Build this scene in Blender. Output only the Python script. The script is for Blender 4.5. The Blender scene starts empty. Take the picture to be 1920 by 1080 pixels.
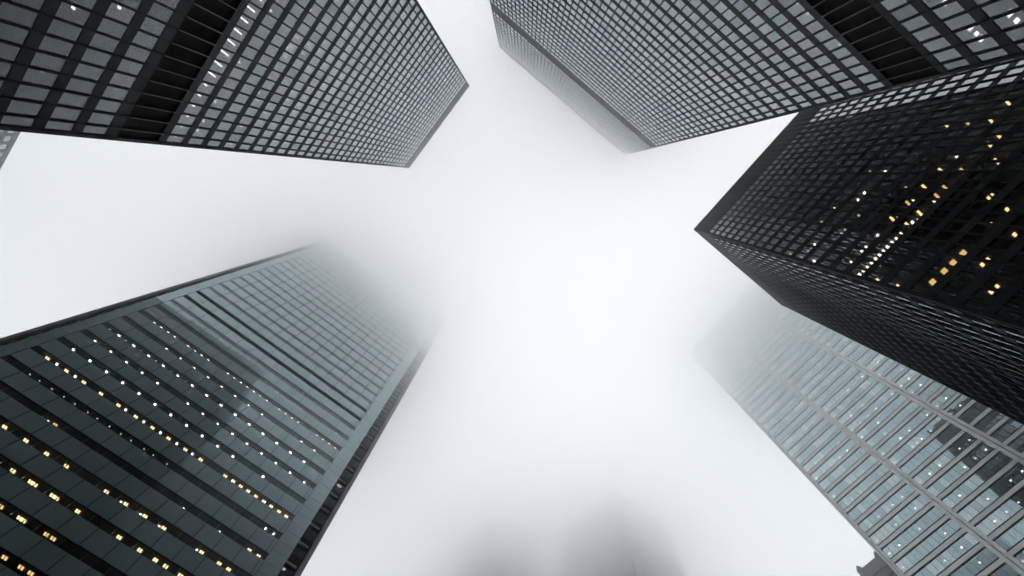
import bpy, math, random
from math import radians, sin, cos, pi, sqrt

SC = bpy.context.scene
COL = SC.collection

# ------------------------------------------------------------------ camera
F_PX = 880.0                                   # focal length for a 1920 px wide frame
_z = (28.0, -204.0, F_PX)                      # where the zenith lies in the camera's own axes
_n = sqrt(sum(c * c for c in _z)); _z = tuple(c / _n for c in _z)
_x = (1 - _z[0] * _z[0], -_z[0] * _z[1], -_z[0] * _z[2])
_n = sqrt(sum(c * c for c in _x)); _x = tuple(c / _n for c in _x)
_y = (_z[1] * _x[2] - _z[2] * _x[1], _z[2] * _x[0] - _z[0] * _x[2], _z[0] * _x[1] - _z[1] * _x[0])
from mathutils import Matrix, Vector
cd = bpy.data.cameras.new("camera")
cam = bpy.data.objects.new("camera", cd); COL.objects.link(cam)
M = Matrix(((_x[0], -_x[1], -_x[2], 0), (_y[0], -_y[1], -_y[2], 0), (_z[0], -_z[1], -_z[2], 0), (0, 0, 0, 1)))
cam.matrix_world = M
cd.sensor_width = 36.0; cd.lens = F_PX / 1920 * 36.0
cd.clip_start = 0.1; cd.clip_end = 5000
SC.camera = cam

# ------------------------------------------------------------------ sky, sun, exposure
SUN_EL, SUN_AZ = 68.0, 20.0                   # azimuth counted from +x towards +y
w = bpy.data.worlds.new("World"); SC.world = w; w.use_nodes = True
nt = w.node_tree; nt.nodes.clear()
sky = nt.nodes.new("ShaderNodeTexSky"); sky.sky_type = 'NISHITA'; sky.sun_disc = False
sky.sun_elevation = radians(SUN_EL); sky.sun_rotation = radians(90 - SUN_AZ)
sky.dust_density = 0.6; sky.air_density = 1.0
hs = nt.nodes.new("ShaderNodeHueSaturation"); hs.inputs['Saturation'].default_value = 0.13
bg = nt.nodes.new("ShaderNodeBackground"); bg.inputs[1].default_value = 0.15
wo = nt.nodes.new("ShaderNodeOutputWorld")
nt.links.new(sky.outputs[0], hs.inputs['Color']); nt.links.new(hs.outputs[0], bg.inputs[0]); nt.links.new(bg.outputs[0], wo.inputs[0])
sl = bpy.data.lights.new("sun", 'SUN'); sl.energy = 0.5; sl.angle = radians(60); sl.color = (1.0, 0.96, 0.9)
so = bpy.data.objects.new("sun", sl); COL.objects.link(so)
so.rotation_euler = Vector((cos(radians(SUN_EL))*cos(radians(SUN_AZ)), cos(radians(SUN_EL))*sin(radians(SUN_AZ)), sin(radians(SUN_EL)))).to_track_quat('Z', 'Y').to_euler()
so.location = (0, 0, 400)

SC.view_settings.view_transform = 'Standard'; SC.view_settings.look = 'None'
SC.view_settings.exposure = 1.8; SC.view_settings.gamma = 1.0
cy = SC.cycles
cy.use_denoising = True
cy.max_bounces = 14; cy.diffuse_bounces = 2; cy.glossy_bounces = 3; cy.transmission_bounces = 4
cy.transparent_max_bounces = 48; cy.volume_bounces = 12
cy.sample_clamp_indirect = 6.0
cy.caustics_reflective = False; cy.caustics_refractive = False
cy.use_light_tree = False

# ------------------------------------------------------------------ helpers
R3 = random.Random(7)
def D(a): return (cos(radians(a)), sin(radians(a)))

class MB:
    """collects boxes as one mesh, in world coordinates"""
    def __init__(self): self.v = []; self.f = []; self.m = []
    def hexa(self, p, mi=0):                     # 8 points: bottom ring 0-3, top ring 4-7
        n = len(self.v); self.v += p
        self.f += [(n, n+3, n+2, n+1), (n+4, n+5, n+6, n+7), (n, n+1, n+5, n+4), (n+1, n+2, n+6, n+5), (n+2, n+3, n+7, n+6), (n+3, n, n+4, n+7)]
        self.m += [mi] * 6
    def prism(self, ring, z0, z1, mi=0):
        n = len(self.v); k = len(ring)
        self.v += [(x, y, z0) for x, y in ring] + [(x, y, z1) for x, y in ring]
        self.f += [tuple(range(n + k - 1, n - 1, -1)), tuple(range(n + k, n + 2 * k))]
        self.f += [(n + i, n + (i + 1) % k, n + k + (i + 1) % k, n + k + i) for i in range(k)]
        self.m += [mi] * (k + 2)

def build(name, mb, mats, parent=None, base=(0, 0, 0), own=False, kind=None):
    """link a mesh; verts become relative to the object's origin"""
    o0 = base
    if own:
        xs, ys, zs = zip(*mb.v); o0 = ((min(xs)+max(xs))/2, (min(ys)+max(ys))/2, (min(zs)+max(zs))/2)
    me = bpy.data.meshes.new(name)
    me.from_pydata([(x - o0[0], y - o0[1], z - o0[2]) for x, y, z in mb.v], [], mb.f)
    if not isinstance(mats, (list, tuple)): mats = [mats]
    for m in mats: me.materials.append(m)
    if len(mats) > 1: me.polygons.foreach_set('material_index', mb.m)
    me.update()
    o = bpy.data.objects.new(name, me); COL.objects.link(o)
    if parent is not None:
        o.parent = parent
        o.location = (o0[0] - base[0], o0[1] - base[1], o0[2] - base[2])
    else:
        o.location = o0
    if kind: o['kind'] = kind
    return o

def thing(name, base, label, cat, group=None):
    o = bpy.data.objects.new(name, None); COL.objects.link(o); o.location = base
    o.empty_display_size = 3
    o['label'] = label; o['category'] = cat
    if group: o['group'] = group
    return o

class Face:
    """a vertical facade plane: s along, d outward, z up"""
    def __init__(self, p0, ang, L):
        self.p = p0; self.u = D(ang); self.L = L
        self.n = (self.u[1], -self.u[0])           # outward normal (right of the walking direction)
    def pt(self, s, d, z):
        return (self.p[0] + self.u[0]*s + self.n[0]*d, self.p[1] + self.u[1]*s + self.n[1]*d, z)
    def xy(self, s, d): return self.pt(s, d, 0)[:2]
    def box(self, mb, s0, s1, d0, d1, z0, z1, mi=0):
        P = self.pt
        mb.hexa([P(s0, d0, z0), P(s0, d1, z0), P(s1, d1, z0), P(s1, d0, z0), P(s0, d0, z1), P(s0, d1, z1), P(s1, d1, z1), P(s1, d0, z1)], mi)
    def pane(self, mb, s0, s1, d, z0, z1, tilt, mi=0):
        """a thin glass pane, set a hair out of true as real panes are"""
        P = self.pt; a = tilt[0]*(s1-s0)/2; b = tilt[1]*(z1-z0)/2; t = 0.03
        q = [(s0, -a-b, z0), (s1, a-b, z0), (s0, -a+b, z1), (s1, a+b, z1)]
        mb.hexa([P(q[0][0], d+q[0][1]-t, z0), P(q[0][0], d+q[0][1], z0), P(q[1][0], d+q[1][1], z0), P(q[1][0], d+q[1][1]-t, z0),
                 P(q[2][0], d+q[2][1]-t, z1), P(q[2][0], d+q[2][1], z1), P(q[3][0], d+q[3][1], z1), P(q[3][0], d+q[3][1]-t, z1)], mi)

def screen(p):
    """pixel of a 1920x1080 frame and distance: used only to rank which panes show largest"""
    d = (p[0]*_x[0]+p[1]*_y[0]+p[2]*_z[0], p[0]*_x[1]+p[1]*_y[1]+p[2]*_z[1], p[0]*_x[2]+p[1]*_y[2]+p[2]*_z[2])
    if d[2] < 1: return None
    x = 960 + F_PX*d[0]/d[2]; y = 540 + F_PX*d[1]/d[2]
    return (x, y) if -5 < x < 1925 and -5 < y < 1085 else None

# ------------------------------------------------------------------ materials
def mat(name):
    m = bpy.data.materials.new(name); m.use_nodes = True; m.node_tree.nodes.clear()
    o = m.node_tree.nodes.new("ShaderNodeOutputMaterial")
    return m, m.node_tree, o

def solid(name, col, rough=0.5, metal=0.0, spec=0.5, var=0.15, scale=0.35, streak=0.0):
    m, t, o = mat(name); N = t.nodes; L = t.links
    b = N.new("ShaderNodeBsdfPrincipled")
    tc = N.new("ShaderNodeTexCoord"); mp = N.new("ShaderNodeMapping")
    mp.inputs['Scale'].default_value = (1, 1, 1 if streak == 0 else streak)
    ns = N.new("ShaderNodeTexNoise"); ns.inputs['Scale'].default_value = scale; ns.inputs['Detail'].default_value = 5
    rp = N.new("ShaderNodeMapRange"); rp.inputs[1].default_value = 0.3; rp.inputs[2].default_value = 0.7
    rp.inputs[3].default_value = 1 - var; rp.inputs[4].default_value = 1 + var
    mx = N.new("ShaderNodeVectorMath"); mx.operation = 'SCALE'; mx.inputs[0].default_value = col
    L.new(tc.outputs['Object'], mp.inputs[0]); L.new(mp.outputs[0], ns.inputs['Vector']); L.new(ns.outputs[0], rp.inputs[0])
    L.new(rp.outputs[0], mx.inputs['Scale']); L.new(mx.outputs[0], b.inputs['Base Color'])
    b.inputs['Roughness'].default_value = rough; b.inputs['Metallic'].default_value = metal
    b.inputs['Specular IOR Level'].default_value = spec
    L.new(b.outputs[0], o.inputs[0])
    return m

def glass(name, tint, through, r0, power=5.0, rough=0.0, opaque=None):
    """coated pane: mirror share rises towards grazing, the rest passes (or meets an opaque backing)"""
    m, t, o = mat(name); N = t.nodes; L = t.links
    g = N.new("ShaderNodeNewGeometry")
    dt = N.new("ShaderNodeVectorMath"); dt.operation = 'DOT_PRODUCT'
    L.new(g.outputs['Incoming'], dt.inputs[0]); L.new(g.outputs['Normal'], dt.inputs[1])
    def mth(op, a, b):
        n = N.new("ShaderNodeMath"); n.operation = op
        for i, q in enumerate((a, b)):
            if q is None: continue
            if isinstance(q, (int, float)): n.inputs[i].default_value = q
            else: L.new(q, n.inputs[i])
        return n.outputs[0]
    c = mth('ABSOLUTE', dt.outputs['Value'], None)
    k = mth('POWER', mth('SUBTRACT', 1.0, c), power)
    f = mth('ADD', mth('MULTIPLY', k, 1 - r0), r0)
    if opaque is None:
        f = mth('MULTIPLY', f, mth('SUBTRACT', 1.0, g.outputs['Backfacing']))
        a = N.new("ShaderNodeBsdfTransparent"); a.inputs[0].default_value = (*through, 1)
    else:
        a = N.new("ShaderNodeBsdfDiffuse"); a.inputs[0].default_value = (*opaque, 1)
    gl = N.new("ShaderNodeBsdfGlossy"); gl.inputs['Color'].default_value = (*tint, 1); gl.inputs['Roughness'].default_value = rough
    mx = N.new("ShaderNodeMixShader")
    L.new(f, mx.inputs[0]); L.new(a.outputs[0], mx.inputs[1]); L.new(gl.outputs[0], mx.inputs[2]); L.new(mx.outputs[0], o.inputs[0])
    return m

def lamp_mat(name, col, k):
    m, t, o = mat(name)
    e = t.nodes.new("ShaderNodeEmission"); e.inputs[0].default_value = (*col, 1); e.inputs[1].default_value = k
    t.links.new(e.outputs[0], o.inputs[0]); return m

STEEL = solid("black_steel", (0.012, 0.0165, 0.020), 0.5, 0.0, 0.12, 0.25, 0.5)
STEEL2 = solid("mullion_steel", (0.006, 0.009, 0.013), 0.5, 0.0, 0.12, 0.2, 0.4)
LOUVRE = solid("louvre_black", (0.011, 0.011, 0.010), 0.8, 0.0, 0.05, 0.2, 0.5)
LOUVRE_EDGE = solid("louvre_edge_metal", (0.030, 0.030, 0.029), 0.5, 0.3, 0.5)
CEIL = solid("ceiling_plaster", (0.30, 0.29, 0.27), 0.9, 0, 0.1)
CORE = solid("interior_dark", (0.06, 0.058, 0.055), 0.9, 0, 0.1)
_T = (0.24, 0.24, 0.24)
GL_A = [glass("bronze_glass", (0.87, 0.95, 1.0), _T, 0.015, 2.35), glass("bronze_glass_green", (0.84, 0.95, 0.98), _T, 0.018, 2.35),
        glass("bronze_glass_violet", (0.89, 0.93, 1.0), _T, 0.015, 2.4), glass("bronze_glass_dark", (0.80, 0.88, 0.95), _T, 0.012, 2.5),
        glass("bronze_glass_pale", (0.92, 0.98, 1.0), _T, 0.025, 2.3)]
GL_SIDE = [glass("dulled_bronze_glass", (0.9, 0.95, 1.0), (0.2, 0.2, 0.2), 0.03, 6.0)] * 5  # mirror share cut so B's unseen sides reflect dark in C; D's slots too
GL_C = [glass("dark_glass", (0.90, 0.97, 0.97), (0.5, 0.48, 0.44), 0.27, 2.8),
        glass("dark_glass_cool", (0.88, 0.97, 1.0), (0.5, 0.48, 0.44), 0.28, 2.8),
        glass("dark_glass_warm", (0.95, 0.96, 0.94), (0.5, 0.48, 0.44), 0.25, 2.8)]
GL_D = [glass("ribbon_glass", (0.86, 0.97, 1.0), (0.5, 0.5, 0.48), 0.09, 3.3)]
SP_D = [glass("spandrel_glass", (0.76, 0.96, 1.0), None, 0.24, 2.2, 0.006, (0.135, 0.185, 0.195)),
        glass("spandrel_glass_a", (0.76, 0.96, 0.98), None, 0.23, 2.2, 0.01, (0.138, 0.184, 0.182)),
        glass("spandrel_glass_b", (0.82, 0.94, 1.0), None, 0.24, 2.2, 0.008, (0.138, 0.176, 0.200))]
FIN_D = solid("pier_metal", (0.16, 0.165, 0.17), 0.4, 0.3, 0.5, 0.1)
BACK_D = solid("curtain_wall_back", (0.02, 0.024, 0.026), 0.6, 0, 0.3)
GL_E = [glass("silver_glass", (0.70, 0.91, 0.96), (0.5, 0.52, 0.52), 0.68, 4.0),
        glass("silver_glass_green", (0.67, 0.90, 0.92), (0.5, 0.52, 0.5), 0.66, 4.0),
        glass("silver_glass_blue", (0.71, 0.88, 0.97), (0.5, 0.52, 0.53), 0.64, 4.0),
        glass("silver_glass_clear", (0.80, 0.95, 0.98), (0.5, 0.52, 0.52), 0.74, 4.0)]
STONE_E = solid("pale_cladding", (0.80, 0.82, 0.81), 0.40, 0.35, 0.5, 0.08, 0.12)
GAP_E = solid("shadow_joint", (0.02, 0.025, 0.03), 0.6, 0, 0.2)
STONE_H = solid("dark_limestone", (0.27, 0.275, 0.29), 0.8, 0, 0.3, 0.2, 0.2)
ROOF = solid("roof_gravel", (0.12, 0.12, 0.12), 0.9, 0, 0.2)
WARM = lamp_mat("warm_lamp", (1.0, 0.74, 0.40), 2.2)
AMBER = lamp_mat("amber_lamp", (1.0, 0.72, 0.30), 1.2)
WHITE = lamp_mat("white_lamp", (1.0, 0.97, 0.92), 6.0)
SOFT = lamp_mat("soft_white_lamp", (1.0, 0.95, 0.85), 3.2)
FAINT = lamp_mat("faint_lamp", (1.0, 0.96, 0.9), 0.8)
LAMPS = [WARM, AMBER, WHITE, SOFT, FAINT]
W, AM, WH, SO, FA = 0, 1, 2, 3, 4

# ------------------------------------------------------------------ towers
def place_lamps(tower, base, items, cap=100):
    """items: (box-adding function, material index, centre); each lamp its own part up to the cap"""
    vis = []
    for fn, mi, c in items:
        s = screen(c); vis.append((0 if s is None else 1/(c[0]**2+c[1]**2+c[2]**2), fn, mi))
    vis.sort(key=lambda t: -t[0])
    rest = MB()
    for k, (a, fn, mi) in enumerate(vis):
        if k < cap:
            mb = MB(); fn(mb, 0); build("ceiling_light", mb, LAMPS[mi], tower, base, own=True)
        else: fn(rest, mi)
    if rest.v: build("ceiling_lights", rest, LAMPS, tower, base, kind='stuff')

def lamp_box(face, s, dep, z, ls=0.5, ld=0.5, mi=W):
    def fn(mb, k): face.box(mb, s-ls/2, s+ls/2, -dep-ld/2, -dep+ld/2, z-0.06, z-0.01, k)
    return (fn, mi, face.pt(s, -dep, z))

def grid_tower(name, label, cat, group, p0, ang, nu, nd, mod, pitch, rows, roof, louvres, glassm, show, win_h=0.70, side=None, ground=-1.6, mull=0.16, proj=0.12):
    """steel-and-glass slab tower. Face 0 runs from p0 along ang; the body lies to the left of that walk.
    rows: window-centre heights; louvres: (z0, z1) bands; show: faces whose mullions are single parts"""
    Lu, Ld = nu*mod, nd*mod
    f0 = Face(p0, ang, Lu)
    c1 = f0.xy(Lu, 0); f1 = Face(c1, ang+90, Ld)
    c2 = f1.xy(Ld, 0); f2 = Face(c2, ang+180, Lu)
    c3 = f2.xy(Lu, 0); f3 = Face(c3, ang+270, Ld)
    faces = [f0, f1, f2, f3]; counts = [nu, nd, nu, nd]
    base = ((p0[0]+c2[0])/2, (p0[1]+c2[1])/2, ground)
    T = thing(name, base, label, cat, group)
    hw = pitch*win_h/2
    wall = MB(); lou = []; led = [MB() for _ in louvres]; inside = MB()
    panes = []; mulls = []
    zs = sorted(rows)
    for fi, f in enumerate(faces):
        n = counts[fi]; e = 0.32
        # solid bands between window rows
        edges = [ground] + [v for z in zs for v in (z-hw, z+hw)] + [roof]
        for i in range(0, len(edges), 2):
            a, b = edges[i], edges[i+1]
            holes = [l for l in louvres if l[0] >= a-0.01 and l[1] <= b+0.01]
            if holes:
                l = holes[0]
                f.box(wall, e, f.L-0.365, -0.35, 0, a, l[0]); f.box(wall, e, f.L-0.365, -0.35, 0, l[1], b)
            else:
                f.box(wall, e, f.L-0.365, -0.35, 0, a, b)
        # jambs and corner pier
        f.box(wall, -0.03, e, -0.36, 0.03, ground, roof)
        for j in range(n+1):
            s = min(max(j*mod, 0.36), f.L-0.36)
            m = MB()
            f.box(m, s-mull/2, s+mull/2, proj-0.04, proj, ground, roof-0.4)
            f.box(m, s-0.025, s+0.025, 0.0, proj-0.04, ground, roof-0.4)
            mulls.append((fi in show, m))
            for li, l in enumerate(louvres):
                f.box(led[li], s-0.05, s+0.05, proj+0.001, proj+0.03, l[0], l[1])
        for z in zs:
            for j in range(n):
                s0 = j*mod+0.11; s1 = (j+1)*mod-0.11
                if j == 0: s0 = 0.46
                if j == n-1: s1 = f.L-0.50
                f.box(wall, j*mod-0.11 if j else 0.32, s0, -0.30, -0.012, z-hw, z+hw)
                if j == n-1: f.box(wall, s1, f.L-0.365, -0.30, -0.012, z-hw, z+hw)
                panes.append((f, s0, s1, z))
    # interior: ceilings above each window row and a core
    r = [f0.xy(0.5, -0.5), f0.xy(Lu-0.5, -0.5), f2.xy(0.5, -0.5), f2.xy(Lu-0.5, -0.5)]
    k = 7.0
    rc = [f0.xy(k, -k), f0.xy(Lu-k, -k), f2.xy(k, -k), f2.xy(Lu-k, -k)]
    for z in zs: inside.prism(r, z+hw+0.12, z+hw+0.55, 0)
    inside.prism(rc, ground, roof-1.0, 1)
    inside.prism(r, roof-0.9, roof-0.4, 1)
    cap = MB(); cap.prism([f0.xy(-0.16, 0.16), f0.xy(Lu+0.16, 0.16), f2.xy(-0.16, 0.16), f2.xy(Lu+0.16, 0.16)], roof+0.003, roof+0.24)
    build("parapet_cap", cap, STEEL2, T, base)
    build("wall", wall, STEEL, T, base)
    build("interior", inside, [CEIL, CORE], T, base)
    for li, l in enumerate(louvres):
        m = MB(); q = 0.30
        m.prism([f0.xy(q, -q), f0.xy(Lu-q, -q), f2.xy(q, -q), f2.xy(Lu-q, -q)], l[0]-0.1, l[1]+0.1)
        build("louvre_band", m, LOUVRE, T, base); build("louvre_fins", led[li], LOUVRE_EDGE, T, base)
    rest = MB()
    for sh, m in mulls:
        if sh: build("mullion", m, STEEL2, T, base)
        else:
            n = len(rest.v); rest.v += m.v; rest.f += [tuple(i+n for i in q) for q in m.f]; rest.m += m.m
    if rest.v: build("mullions", rest, STEEL2, T, base, kind='stuff')
    sc = []
    for f, s0, s1, z in panes:
        c = f.pt((s0+s1)/2, -0.2, z); q = screen(c); d2 = c[0]**2+c[1]**2+c[2]**2
        fac = -(c[0]*f.n[0]+c[1]*f.n[1])/sqrt(d2)
        sc.append((fac/d2 if q and fac > 0 else -1, f, s0, s1, z))
    sc.sort(key=lambda t: -t[0])
    rest = MB()
    for k, (a, f, s0, s1, z) in enumerate(sc):
        tl = (R3.gauss(0, 0.0016), R3.gauss(0, 0.0016)); mi = R3.choice((0, 0, 0, 0, 0, 1, 2, 2, 3, 4) if len(glassm) > 3 else (0, 0, 0, 1, 2))
        if k < 100 and a > 0:
            mb = MB(); f.pane(mb, s0+0.01, s1-0.01, -0.055, z-hw+0.01, z+hw-0.01, tl); build("window", mb, glassm[mi], T, base, own=True)
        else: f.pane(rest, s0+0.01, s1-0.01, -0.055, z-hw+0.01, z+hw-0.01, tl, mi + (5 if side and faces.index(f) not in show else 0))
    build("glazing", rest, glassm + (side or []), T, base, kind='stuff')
    return T, base, faces, hw

# --- tower A: roof corner clear of the cloud
PA = 3.66
a1 = D(-174.74); a1 = (43.94*a1[0], 43.94*a1[1])
ua = D(-50.9); LA = 24*1.524
zA = lambda k: (16.11+k)*PA
rowsA = [zA(k) for k in range(-14, 31) if k not in (-1, -2)]
roofA = 48.54*PA
# the facade is walked from its far end so that the body lies behind it
pa = (a1[0]+ua[0]*LA, a1[1]+ua[1]*LA)
TA, bA, fA, hwA = grid_tower("office_tower", "dark gridded tower with a clear roof edge and white strip lights above its louvre band",
    "skyscraper", "dark steel office towers", pa, 129.1, 24, 46, 1.524, PA, rowsA, roofA, [(13.86*PA, 15.42*PA)], GL_A, (0,))
items = []
def lampA(col, k, dep, mi, ls=0.35, ld=0.35, off=0.0):
    items.append(lamp_box(fA[0], LA-(col+0.5+off)*1.524, dep, zA(k)+hwA+0.11, ls, ld, mi))
for c in range(24):
    if c > 5: lampA(c, 0, 1.15, WH, 0.17, 1.05)
    else: lampA(c, 0, 1.15, WH, 0.2, 0.42)
for c in (1, 2, 4, 6, 8, 11, 13, 15): lampA(c, R3.choice((1, 2, 3)), 1.35, WH, 0.18, 0.2, -0.3)
for k in range(3, 13):
    for c in range(24):
        p = 0.0
        if 4 <= k <= 8: p = 0.82
        elif k in (3, 9): p = 0.35
        elif k == 10 and c > 8: p = 0.25
        if k in (4, 5) and 8 <= c <= 16: p = 0.5
        if R3.random() < p: lampA(c, k, 0.85 if k > 5 else 0.95, SO if R3.random() < 0.75 else FA, 0.16, 0.4)
for c, k in ((7, -5), (3, -5), (1, -5), (8, -4)): lampA(c, k, 1.5, WH, 0.22, 0.3)
place_lamps(TA, bA, items)

# --- tower B: tallest, a black louvre line high up, its top dissolving in the cloud
b2 = D(-13.6); b2 = (44.07*b2[0], 44.07*b2[1]); LB = 46*1.524
zB = lambda k: (17.01+k)*PA
rowsB = [zB(k) for k in range(-14, 41) if k not in (-1, -2, 28, 29)]
TB, bB, fB, hwB = grid_tower("office_tower", "tallest dark gridded tower, thin black louvre line below a roof dissolving into cloud",
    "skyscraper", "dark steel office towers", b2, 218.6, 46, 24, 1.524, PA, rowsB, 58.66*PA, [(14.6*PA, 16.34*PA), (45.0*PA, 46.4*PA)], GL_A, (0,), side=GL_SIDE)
items = []
def lampB(sm, k, dep, mi, ls=0.4, ld=0.4):
    items.append(lamp_box(fB[0], LB-sm*1.524, dep, zB(k)+hwB+0.11, ls, ld, mi))
for sm, k, mi, q in ((36.4, 0, SO, .2), (37.6, 0, SO, .2), (41.2, 0, SO, .2), (44.6, 1, WH, .2), (41.4, -4, WH, .5), (43.62, -4, WH, .5), (44.2, -4, WH, .35), (44.62, -4, WH, .5), (43.6, -5, WH, .5), (44.2, -5, WH, .4), (42.3, -5, WH, .5), (45.3, -6, WH, .4), (39.4, -6, WH, .4), (44.6, -3, SO, .2)):
    lampB(sm, k, 1.35, mi, q, q)
place_lamps(TB, bB, items)

# --- tower C: near-black, warm lit windows
PC = 3.5
c0 = D(16.25); c0 = (47.27*c0[0], 47.27*c0[1])
zC = lambda k: 118.0+k*PC
rowsC = [zC(k) for k in range(-33, 1)]
TC, bC, fC, hwC = grid_tower("office_tower", "near black gridded tower with scattered warm lit windows and a broad blank parapet",
    "skyscraper", "dark steel office towers", c0, -51.2, 30, 22, 1.524, PC, rowsC, 128.7, [], GL_C, (0, 3), win_h=0.66, mull=0.15, proj=0.15)
items = []
BIG = ((20.28, -14), (18.38, -14), (18.4, -13), (18.41, -12), (16.48, -15), (15.53, -15), (13.61, -16), (12.76, -14), (12.68, -15), (10.83, -14), (10.79, -15), (9.87, -15), (8.91, -14), (7.94, -15), (7.02, -14), (6.57, -15))
SML = ((10.82, -13), (9.43, -15), (9.43, -14), (7.52, -15), (7.0, -15), (7.51, -14), (14.46, -14), (10.01, -17), (10.37, -17), (7.6, -18), (9.03, -18), (12.74, -10), (12.74, -11), (9.87, -11), (8.94, -11), (7.0, -12),
       (5.13, -14), (3.68, -14), (3.14, -14), (5.67, -15), (5.12, -15), (4.62, -15), (4.12, -15), (3.64, -15), (3.17, -15), (2.71, -15), (2.22, -15), (1.72, -15), (1.26, -15), (0.79, -15), (1.79, -14), (0.78, -16), (0.79, -17),
       (4.61, -19), (4.12, -19), (6.93, -19), (2.72, -20), (2.21, -20), (0.82, -10), (0.77, -11), (1.23, -11), (1.71, -11), (2.22, -11), (2.69, -11), (0.78, -12), (1.29, -12), (4.59, -12), (5.11, -12), (5.58, -10), (7.5, -10))
for sm, k in BIG:
    items.append(lamp_box(fC[0], sm*1.524, 1.15, zC(k)+hwC+0.11, 0.30, 0.9, WARM and (W if R3.random() < .8 else AM)))
for sm, k in SML:
    q = R3.uniform(0.26, 0.38)
    mi = W if k <= -16 else (SO if k < -13 else (WH if R3.random() < .5 else FA))
    items.append(lamp_box(fC[0], sm*1.524, 1.4 if k <= -13 else 1.15, zC(k)+hwC+0.11, q*0.85, q*1.25, mi))
for sm in (4.86, 3.9, 3.05, 1.92): items.append(lamp_box(fC[0], sm*1.524, 1.75, zC(-18)+hwC+0.11, 0.62, 0.95, AM))
place_lamps(TC, bC, items)
# pale guard rail on the side parapet
rb = MB()
fr = fC[3]
for s in range(17, 24): fr.box(rb, s+0.0, s+0.05, -0.05, 0.03, 128.7, 129.75)
fr.box(rb, 17.0, 23.1, -0.06, 0.04, 129.75, 129.83); fr.box(rb, 17.06, 23.0, -0.03, 0.01, 129.2, 129.26)
build("guard_rail", rb, solid("pale_rail_paint", (0.7, 0.72, 0.72), 0.4), TC, bC)

# --- tower D: grey-green curtain wall, dark window ribbons
UD = 0.93; PD = 5.0*UD; ground = -1.6
d0 = D(163.15); d0 = (99.33*UD*d0[0], 99.33*UD*d0[1]); ud = D(38.5)
d0 = (d0[0]-0.8*UD*ud[0], d0[1]-0.8*UD*ud[1])
LD, DD = 69.4*UD, 46.0
f = Face(d0, 38.5, LD)
f1 = Face(f.xy(LD, 0), 128.5, DD); f2 = Face(f1.xy(DD, 0), 218.5, LD); f3 = Face(f2.xy(LD, 0), 308.5, DD)
cx = ((f.xy(0, 0)[0]+f2.xy(0, 0)[0])/2, (f.xy(0, 0)[1]+f2.xy(0, 0)[1])/2)
bD = (cx[0], cx[1], ground); roofD = (15.33+29)*PD+2
TD = thing("glass_tower", bD, "grey green glass tower with dark window ribbons and rows of small lights", "skyscraper")
zD0 = lambda i: (15.01+i)*PD
zD1 = lambda i: (15.335+i)*PD
ROWS = range(-15, 29)
J = [(4.15+3.83*j)*UD for j in range(16)]; J0, J1 = 3.85*UD, 62.35*UD
jt = [J0]+J+[J1]
jt = [jt[0]] + [q for q in jt[1:-1] if q-jt[0] > .5] + [jt[-1]]
inside = MB(); back = MB(); glz = {}
for i in ROWS:
    lo = zD1(i-1) if i > ROWS[0] else ground
    hi = zD0(i)
    f.box(back, 1.7*UD, 65.7*UD, -0.42, -0.20, lo+0.03, hi-0.03)
    sp = MB()
    for a, b in zip(jt[:-1], jt[1:]):
        mi = R3.choice((0, 0, 0, 1, 2)); t = (R3.gauss(0, 0.0007), R3.gauss(0, 0.0007))
        f.box(sp, a+0.06, b-0.06, -0.19, -0.031, lo, hi); sp.m[-6:] = [mi]*6
        f.pane(sp, a+0.06, b-0.06, 0.0, lo+0.002, hi-0.002, t, mi)
    build("spandrel_band", sp, SP_D, TD, bD, own=True)
    g = MB()
    mech = i in (9, 10)
    for a, b in zip(jt[:-1], jt[1:]):
        m = (a+b)/2
        for p, q in (((a, m), (m, b)) if b-a > 2 else ((a, b),)):
            f.pane(g, p+0.02, q-0.02, -0.10, hi, zD1(i), (R3.gauss(0, 0.001), R3.gauss(0, 0.001)))
    if mech:
        g = MB(); f.box(g, J0, J1, -0.9, -0.5, hi, zD1(i))
        build("louvre_band", g, LOUVRE, TD, bD, own=True)
    else: build("window_ribbon", g, GL_D, TD, bD, own=True)
    for fx in (f1, f2, f3):
        fx.box(back, 0.3, fx.L-0.3, -0.4, 0, lo, hi)
    inside.prism([f.xy(1, -0.6), f.xy(LD-1.2, -0.6), f2.xy(1, -0.6), f2.xy(LD-1, -0.6)], zD1(i)+0.9, zD1(i)+1.3, 0)
inside.prism([f.xy(9, -9), f.xy(LD-9, -9), f2.xy(9, -9), f2.xy(LD-9, -9)], ground, roofD-2, 1)
for fx in (f1, f2, f3):
    for i in ROWS: fx.pane(glz.setdefault('side', MB()), 0.3, fx.L-0.3, -0.1, zD0(i), zD1(i), (0, 0))
build("glazing", glz['side'], GL_D, TD, bD, kind='stuff')
build("interior", inside, [CEIL, CORE], TD, bD)
mu = MB()
for j in jt[1:-1]: f.box(mu, j-0.035, j+0.035, -0.19, -0.06, ground, roofD-2)
build("joint_strips", mu, STEEL2, TD, bD)
build("wall", back, BACK_D, TD, bD)
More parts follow.
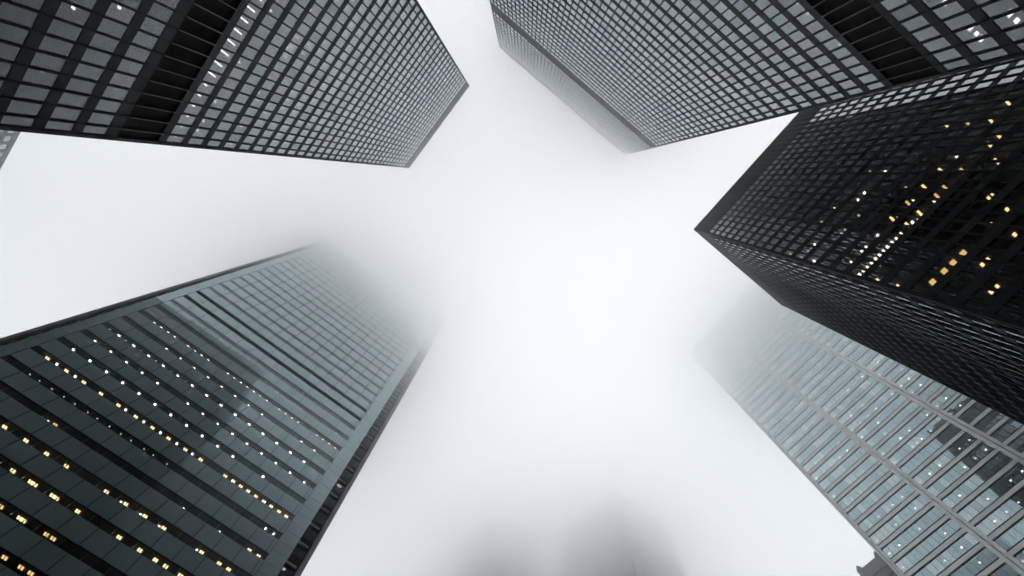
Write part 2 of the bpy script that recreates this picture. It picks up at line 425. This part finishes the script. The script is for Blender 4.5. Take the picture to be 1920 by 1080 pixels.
# corner piers, recessed slots and fins
for a, b in ((1.62*UD, 3.80*UD), (62.40*UD, 65.75*UD)):
    p = MB(); 
    for i in ROWS:
        lo = zD0(i-1) if i > ROWS[0] else ground
        for z0, z1 in ((lo, lo+2.6), (lo+2.6, zD0(i))):
            f.pane(p, a, b, 0.01, z0+0.03, z1-0.03, (R3.gauss(0, .0007), R3.gauss(0, .0007)), R3.choice((0, 0, 1, 2)))
    build("corner_panels", p, SP_D, TD, bD)
    p = MB(); f.box(p, a+0.02, b-0.02, -0.5, -0.05, ground, roofD); build("corner_pier", p, BACK_D, TD, bD)
for a, b in ((0.0, 0.72*UD), (68.5*UD, LD)):
    p = MB(); f.box(p, a, b, -0.8, 0.12, ground, roofD); f.box(p, a+0.25, b-0.25, 0.12, 0.2, ground, roofD); build("corner_fin", p, FIN_D, TD, bD, own=True)
for a, b in ((0.72*UD, 1.62*UD), (65.75*UD, 68.5*UD)):
    for i in ROWS:
        p = MB(); q = MB()
        f.pane(p, a, b, -0.9, zD0(i)-0.6, zD1(i)+0.3, (0, 0)); f.box(q, a, b, -1.0, -0.86, zD1(i-1)+0.3, zD0(i)-0.6)
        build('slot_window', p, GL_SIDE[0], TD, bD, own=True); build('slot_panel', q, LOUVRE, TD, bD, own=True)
    
p = MB(); p.prism([f.xy(0.5, -0.9), f.xy(LD-0.5, -0.9), f2.xy(0.5, -0.5), f2.xy(LD-0.5, -0.5)], roofD-1.5, roofD-0.2); build("roof", p, ROOF, TD, bD)
items = []
DL = {1: [(s, W) for s in (5.1, 9.2, 13, 16.8, 20.7, 24.6, 28.4, 32.1, 36.0, 39.6, 45.4, 47.3, 49.1, 50.9, 52.8, 54.7, 56.5, 58.4, 60.2)] + [(s, SO) for s in (7.1, 11.1, 22.3, 26.4, 30.2, 34, 37.6)],
      0: [(58.3, SO), (60.2, SO)] + [(s, FA) for s in (7, 9, 11.5, 14, 16.3, 19, 21, 23.6, 26, 28.2, 31, 33, 36)],
      -1: [(17.9, AM), (16.6, SO), (44.2, SO), (51.9, SO), (58.3, W), (60.3, W)],
      -2: [(s, W) for s in (14.1, 18.0, 21.8, 25.5, 33.1, 36.9, 40.6, 44.3, 51.9, 55.5, 57.4)] + [(s, SO) for s in (36.0, 39.8, 43.5, 51.0)],
      -3: [(s, W) for s in (21.5, 25.3, 29.1, 32.9, 40.4, 44.2, 47.1, 49.0, 51.8)] + [(s, W) for s in (24.6, 28.4)],
      -4: [(25.4, AM), (29.1, W), (28.5, W), (32.9, AM), (34.0, AM)], -5: [(32.0, AM), (34.5, AM), (36.0, AM)],
      2: [(5.4+3.82*k, WH) for k in range(13) if k not in (11,)], 3: [(5.3+3.84*k, WH) for k in range(15) if k != 5],
      4: [(6.2+3.84*k, WH) for k in range(14)], 5: [(6.5+3.84*k, SO) for k in range(14) if R3.random() < .7],
      6: [(6.5+1.92*k, SO) for k in range(29) if R3.random() < .9], 7: [(6.5+1.92*k, FA if k < 14 else SO) for k in range(29) if R3.random() < .7]}
for i, L in DL.items():
    for s, mi in L:
        z = zD1(i)+0.88; s = (s+0.8)*UD
        if i <= 1 and mi in (W, AM):
            for o in (-0.2, 0.2): items.append(lamp_box(f, s+o, 2.7 if i < 0 else 2.2, z, 0.27, 0.62, mi))
        elif mi == FA: items.append(lamp_box(f, s, 2.1, z, 0.16, 0.2, FA))
        else: items.append(lamp_box(f, s, (2.9 if i < 0 else 2.1 if i < 4 else 1.9), z, 0.28 if i < 1 else 0.34 if i < 4 else 0.48, 0.46 if i < 4 else 0.34, mi))
for s, i in ((62.1, 4), (62.6, 4), (61.7, -1)): items.append(lamp_box(f, s, 1.6, zD1(i)+0.5, 0.45, 0.5, SO))
place_lamps(TD, bD, items)
bl = MB()
for a, b in zip(jt[:-1], jt[1:]):
    if 25 < a < 52 and b-a > 2:
        for h in (0, 1):
            p = a+(b-a)*h/2; f.box(bl, p+0.15, p+(b-a)/2-0.15, -0.30, -0.25, zD0(8)+R3.uniform(0, 0.35), zD1(8)-0.02)
build("blinds", bl, solid("pale_blind", (0.62, 0.63, 0.58), 0.8), TD, bD)

# --- tower E: pale cladding, silvered glass
UE = 0.84; PE = 4.4*UE
e0 = D(45.9); e0 = (128.65*UE*e0[0], 128.65*UE*e0[1]); LE, DE = 59.6*UE, 21.0
f = Face(e0, -51.0, LE); f1 = Face(f.xy(LE, 0), 39, DE); f2 = Face(f1.xy(DE, 0), 129, LE); f3 = Face(f2.xy(LE, 0), 219, DE)
bE = ((f.xy(0, 0)[0]+f2.xy(0, 0)[0])/2, (f.xy(0, 0)[1]+f2.xy(0, 0)[1])/2, ground)
TE = thing("clad_tower", bE, "pale grey tower of silvery window rows mirroring a dark tower between light bands", "skyscraper")
zE = lambda i: 100.0*UE+PE*i
ER = range(-22, 33); roofE = zE(33)+2
bays = tuple((a*UE, b*UE) for a, b in ((1.25, 18.05), (20.0, 37.6), (39.5, 56.6)))
wall = MB(); joint = MB(); inside = MB()
bands = []
for b0, b1 in bays:
    for i in ER:
        bands.append((i, b0, b1))
sc = []
for i, b0, b1 in bands:
    sb = MB(); f.box(sb, b0, b1, -0.3, 0.0, zE(i)-0.42, zE(i)+0.42)
    f.box(joint, b0, b1, -0.6, -0.42, zE(i)-0.72, zE(i)-0.42); f.box(joint, b0, b1, -0.6, -0.42, zE(i)+0.42, zE(i)+0.72)
    g = MB(); n = int(round((b1-b0)/1.34)); st = (b1-b0)/n
    prev = 3
    for j in range(n):
        if R3.random() < 0.55: prev = R3.choice((0, 0, 1, 2, 3))
        f.pane(g, b0+j*st+0.022, b0+(j+1)*st-0.022, -0.12, zE(i)+0.72, zE(i+1)-0.72, (R3.gauss(0, 0.0022), R3.gauss(0, 0.0022)), prev)
        if j: f.box(joint, b0+j*st-0.021, b0+j*st+0.021, -0.2, -0.135, zE(i)+0.72, zE(i+1)-0.72)
    c = f.pt((b0+b1)/2, 0, zE(i)+2); q = screen(c)
    sc.append((1/(c[0]**2+c[1]**2+c[2]**2) if q else -1, sb, g))
sc.sort(key=lambda t: -t[0])
rs, rg = MB(), MB()
def join(dst, src):
    n = len(dst.v); dst.v += src.v; dst.f += [tuple(k+n for k in q) for q in src.f]; dst.m += src.m
for k, (a, sb, g) in enumerate(sc):
    if k < 100: build("cladding_band", sb, STONE_E, TE, bE, own=True); build("window_row", g, GL_E, TE, bE, own=True)
    else: join(rs, sb); join(rg, g)
for fx in (f1, f2, f3):
    for i in ER:
        fx.box(rs, 0.5, fx.L-0.5, -0.3, 0, zE(i)-0.7, zE(i)+0.7); fx.pane(rg, 0.5, fx.L-0.5, -0.12, zE(i)+0.7, zE(i+1)-0.7, (0, 0), 0)
build("cladding_bands", rs, STONE_E, TE, bE, kind='stuff'); build("glazing", rg, GL_E, TE, bE, kind='stuff')
build("joint_strips", joint, GAP_E, TE, bE)
for a, b in ((0.0, 1.25), (18.05, 20.0), (37.6, 39.5), (56.6, 58.3)):
    a *= UE; b *= UE; p = MB(); m = (a+b)/2; g = 0.10
    f.box(p, a, m-g, -0.5, 0.42, ground, roofE); f.box(p, m+g, b, -0.5, 0.42, ground, roofE); f.box(p, m-g, m+g, -0.5, -0.3, ground, roofE)
    build("column", p, STONE_E, TE, bE, own=True)
p = MB(); f.box(p, 58.3*UE, LE, -1, 0.2, ground, roofE)
for fx in (f1, f2, f3): fx.box(p, 0.02, 0.9, -0.9, 0.2, ground, roofE)
build("wall", p, STONE_E, TE, bE)
for i in ER: inside.prism([f.xy(0.6, -0.5), f.xy(LE-1.2, -0.5), f2.xy(0.6, -0.5), f2.xy(LE-1, -0.5)], zE(i)-0.62, zE(i)+0.3, 0)
inside.prism([f.xy(9, -9), f.xy(LE-9, -9), f2.xy(9, -6), f2.xy(LE-9, -6)], ground, roofE-1, 1)
inside.prism([f.xy(0.6, -0.5), f.xy(LE-1.2, -0.5), f2.xy(0.6, -0.5), f2.xy(LE-1, -0.5)], roofE-0.6, roofE-0.2, 1)
build("interior", inside, [CEIL, CORE], TE, bE)
items = []
for i in range(-5, 12):
    on = R3.random() < 0.85
    for b0, b1 in bays:
        if i > 8: on = R3.random() < 0.5
        n = int((b1-b0)/1.34)
        for j in range(0, n):
            s = b0+1.34*(j+0.38)
            p = (0.6 if j % 2 == 0 else 0.06) if on else 0.04
            if i < 2: p *= 0.7
            if s < b1-0.4 and R3.random() < p:
                items.append(lamp_box(f, s, 1.9, zE(i+1)-0.64, 0.36, 0.36, WH if R3.random() < .4 else SO))
place_lamps(TE, bE, items)

# --- towers far off in the fog, and others
def band_tower(name, label, cat, p0, ang, Lu, Ld, pitch, roof, wallm, glassm, group=None, vertical=False, crown=False):
    f0 = Face(p0, ang, Lu); f1 = Face(f0.xy(Lu, 0), ang+90, Ld); f2 = Face(f1.xy(Ld, 0), ang+180, Lu); f3 = Face(f2.xy(Lu, 0), ang+270, Ld)
    base = ((f0.xy(0, 0)[0]+f2.xy(0, 0)[0])/2, (f0.xy(0, 0)[1]+f2.xy(0, 0)[1])/2, ground)
    T = thing(name, base, label, cat, group)
    wall = MB(); gl = MB(); core = MB()
    core.prism([f0.xy(.5, -.5), f0.xy(Lu-.5, -.5), f2.xy(.5, -.5), f2.xy(Lu-.5, -.5)], ground, roof-0.6)
    build("core", core, wallm, T, base)
    top = roof-3.4 if not vertical else roof-1.3
    for fx in (f0, f1, f2, f3):
        fx.box(wall, -0.02, 0.9, -0.6, 0.0, ground, roof); fx.box(wall, 0.9, fx.L-0.6, -0.4, -0.02, top, roof)
        n = max(2, int((fx.L-1.5)/3.0)); st = (fx.L-1.5)/n
        nz = int((top-ground)/pitch)
        for j in range(n):
            s = 0.9+j*st
            fx.box(wall, s, s+(0.9 if vertical else 0.5), -0.4, 0.05, ground, top)
        for k in range(nz+1):
            z = ground+k*pitch
            fx.box(wall, 0.9, fx.L-0.6, -0.4, -0.05, z, min(z+pitch*(0.25 if vertical else 0.42), top))
        fx.box(gl, 0.9, fx.L-0.6, -0.38, -0.25, ground+0.1, top-0.05)
    build("wall", wall, wallm, T, base); build("glazing", gl, glassm, T, base)
    return T, base, (f0, f1, f2, f3)

SLATE = solid("slate_cladding", (0.045, 0.058, 0.075), 0.6, 0, 0.3)
OPQ = glass("hazy_window_glass", (0.9, 0.96, 1.0), None, 0.03, 5, 0.05, (0.045, 0.05, 0.058))
PALEGL = glass("pale_window_glass", (0.85, 0.97, 1.0), None, 0.35, 4, 0.02, (0.06, 0.08, 0.09))
BLUE = solid("blue_grey_cladding", (0.06, 0.085, 0.11), 0.5, 0.1, 0.4)
band_tower("distant_tower", "larger and darker of two tower silhouettes dissolving in fog", "skyscraper", (15, 152), -51.4, 35, 29, 3.8, 172, SLATE, OPQ, "towers lost in the fog")
band_tower("distant_tower", "smaller paler tower silhouette nearly lost in fog beside a darker one", "skyscraper", (-30, 158), -51.4, 29, 23, 3.8, 172, SLATE, OPQ, "towers lost in the fog")
ui = D(129.8)
band_tower("corner_tower", "blue grey tower whose roof edge shows in the gap below the black louvred tower", "skyscraper", (-159.5-ui[0]*28, -14.1-ui[1]*28), 129.8, 60, 40, 4.2, 150, BLUE, PALEGL, None, True)
# stone tower with a toothed crown
TH, bH, fh = band_tower("stone_tower", "dark grey stone tower with a toothed crown peeping out from behind the pale tower", "tower", (87.0, 98.9), -51.0, 24, 22, 3.5, 103.6, STONE_H, OPQ)
cr = MB()
for fx in fh:
    fx.box(cr, -0.5, fx.L+0.49, -0.9, 0.5, 101.6, 102.5); fx.box(cr, -0.3, fx.L+0.29, -0.7, 0.3, 102.5, 104.7)
build("crown", cr, STONE_H, TH, bH)
for fx in fh:
  for sp in (0.15, fx.L/4, fx.L/2, fx.L*3/4):
    p = MB(); x, y = fx.xy(sp, -0.15)
    for r, z0, z1 in ((0.9, 101.4, 105.0), (0.6, 105.0, 105.6), (0.3, 105.6, 106.1)):
        p.prism([(x+r*cos(radians(a)), y+r*sin(radians(a))) for a in range(0, 360, 45)], z0, z1)
    build("pinnacle", p, STONE_H, TH, bH, own=True)

# ------------------------------------------------------------------ ground
PAVE = solid("plaza_granite", (0.22, 0.22, 0.215), 0.6, 0, 0.4, 0.12, 0.8)
g = MB(); g.prism([(-1500, -1500), (1500, -1500), (1500, 1500), (-1500, 1500)], -2.1, -1.6)
build("ground", g, PAVE, kind='structure')

# ------------------------------------------------------------------ haze: thin near the ground, thickening into the cloud base overhead
def haze_mat(k, dens):
    m, t, o = mat("haze_air")
    v = t.nodes.new("ShaderNodeVolumePrincipled")
    v.inputs['Color'].default_value = (0.993, 0.997, 1.0, 1); v.inputs['Density'].default_value = dens
    v.inputs['Anisotropy'].default_value = 0.42
    t.links.new(v.outputs[0], o.inputs['Volume'])
    return m
LV = [(-3.5, 0.00010), (86, 0.0012), (112, 0.0040), (131, 0.0080), (147, 0.0145), (161, 0.023), (172, 0.036), (183, 0.054), (194, 0.076), (205, 0.098), (222, None)]
TILT = 0.46                                     # the cloud base sinks towards +y
E_ = 460.0; YS = (-E_, -60.0, 170.0, E_)
for k in range(len(LV)-1):
    z0, z1 = LV[k][0], LV[k+1][0]; e = 0.12
    sh = [-TILT*min(max(y, -60.0), 170.0) for y in YS]
    hz = MB(); n = 0; prof = [(y, z0+e+(0 if k == 0 else q)) for y, q in zip(YS, sh)] + [(y, z1-e+q) for y, q in zip(YS[::-1], sh[::-1])]
    hz.v += [(-E_, y, z) for y, z in prof] + [(E_, y, z) for y, z in prof]; m = len(prof)
    fs = [(n+i, n+m+i, n+m+(i+1) % m, n+(i+1) % m) for i in range(m)]
    for a, b in ((0, 7), (1, 6), (2, 5)):       # end walls, strip by strip
        fs += [(n+a, n+a+1, n+b-1, n+b), (n+m+a+1, n+m+a, n+m+b, n+m+b-1)]
    vol = 0.0                                   # every slab must face outwards
    for q in fs:
        a = Vector(hz.v[q[0]])
        for b, c in zip(q[1:-1], q[2:]): vol += a.dot(Vector(hz.v[b]).cross(Vector(hz.v[c])))
    hz.f += [tuple(reversed(q)) for q in fs] if vol < 0 else fs; hz.m += [0]*len(fs)
    build("haze", hz, haze_mat(k, LV[k][1]), kind='stuff')
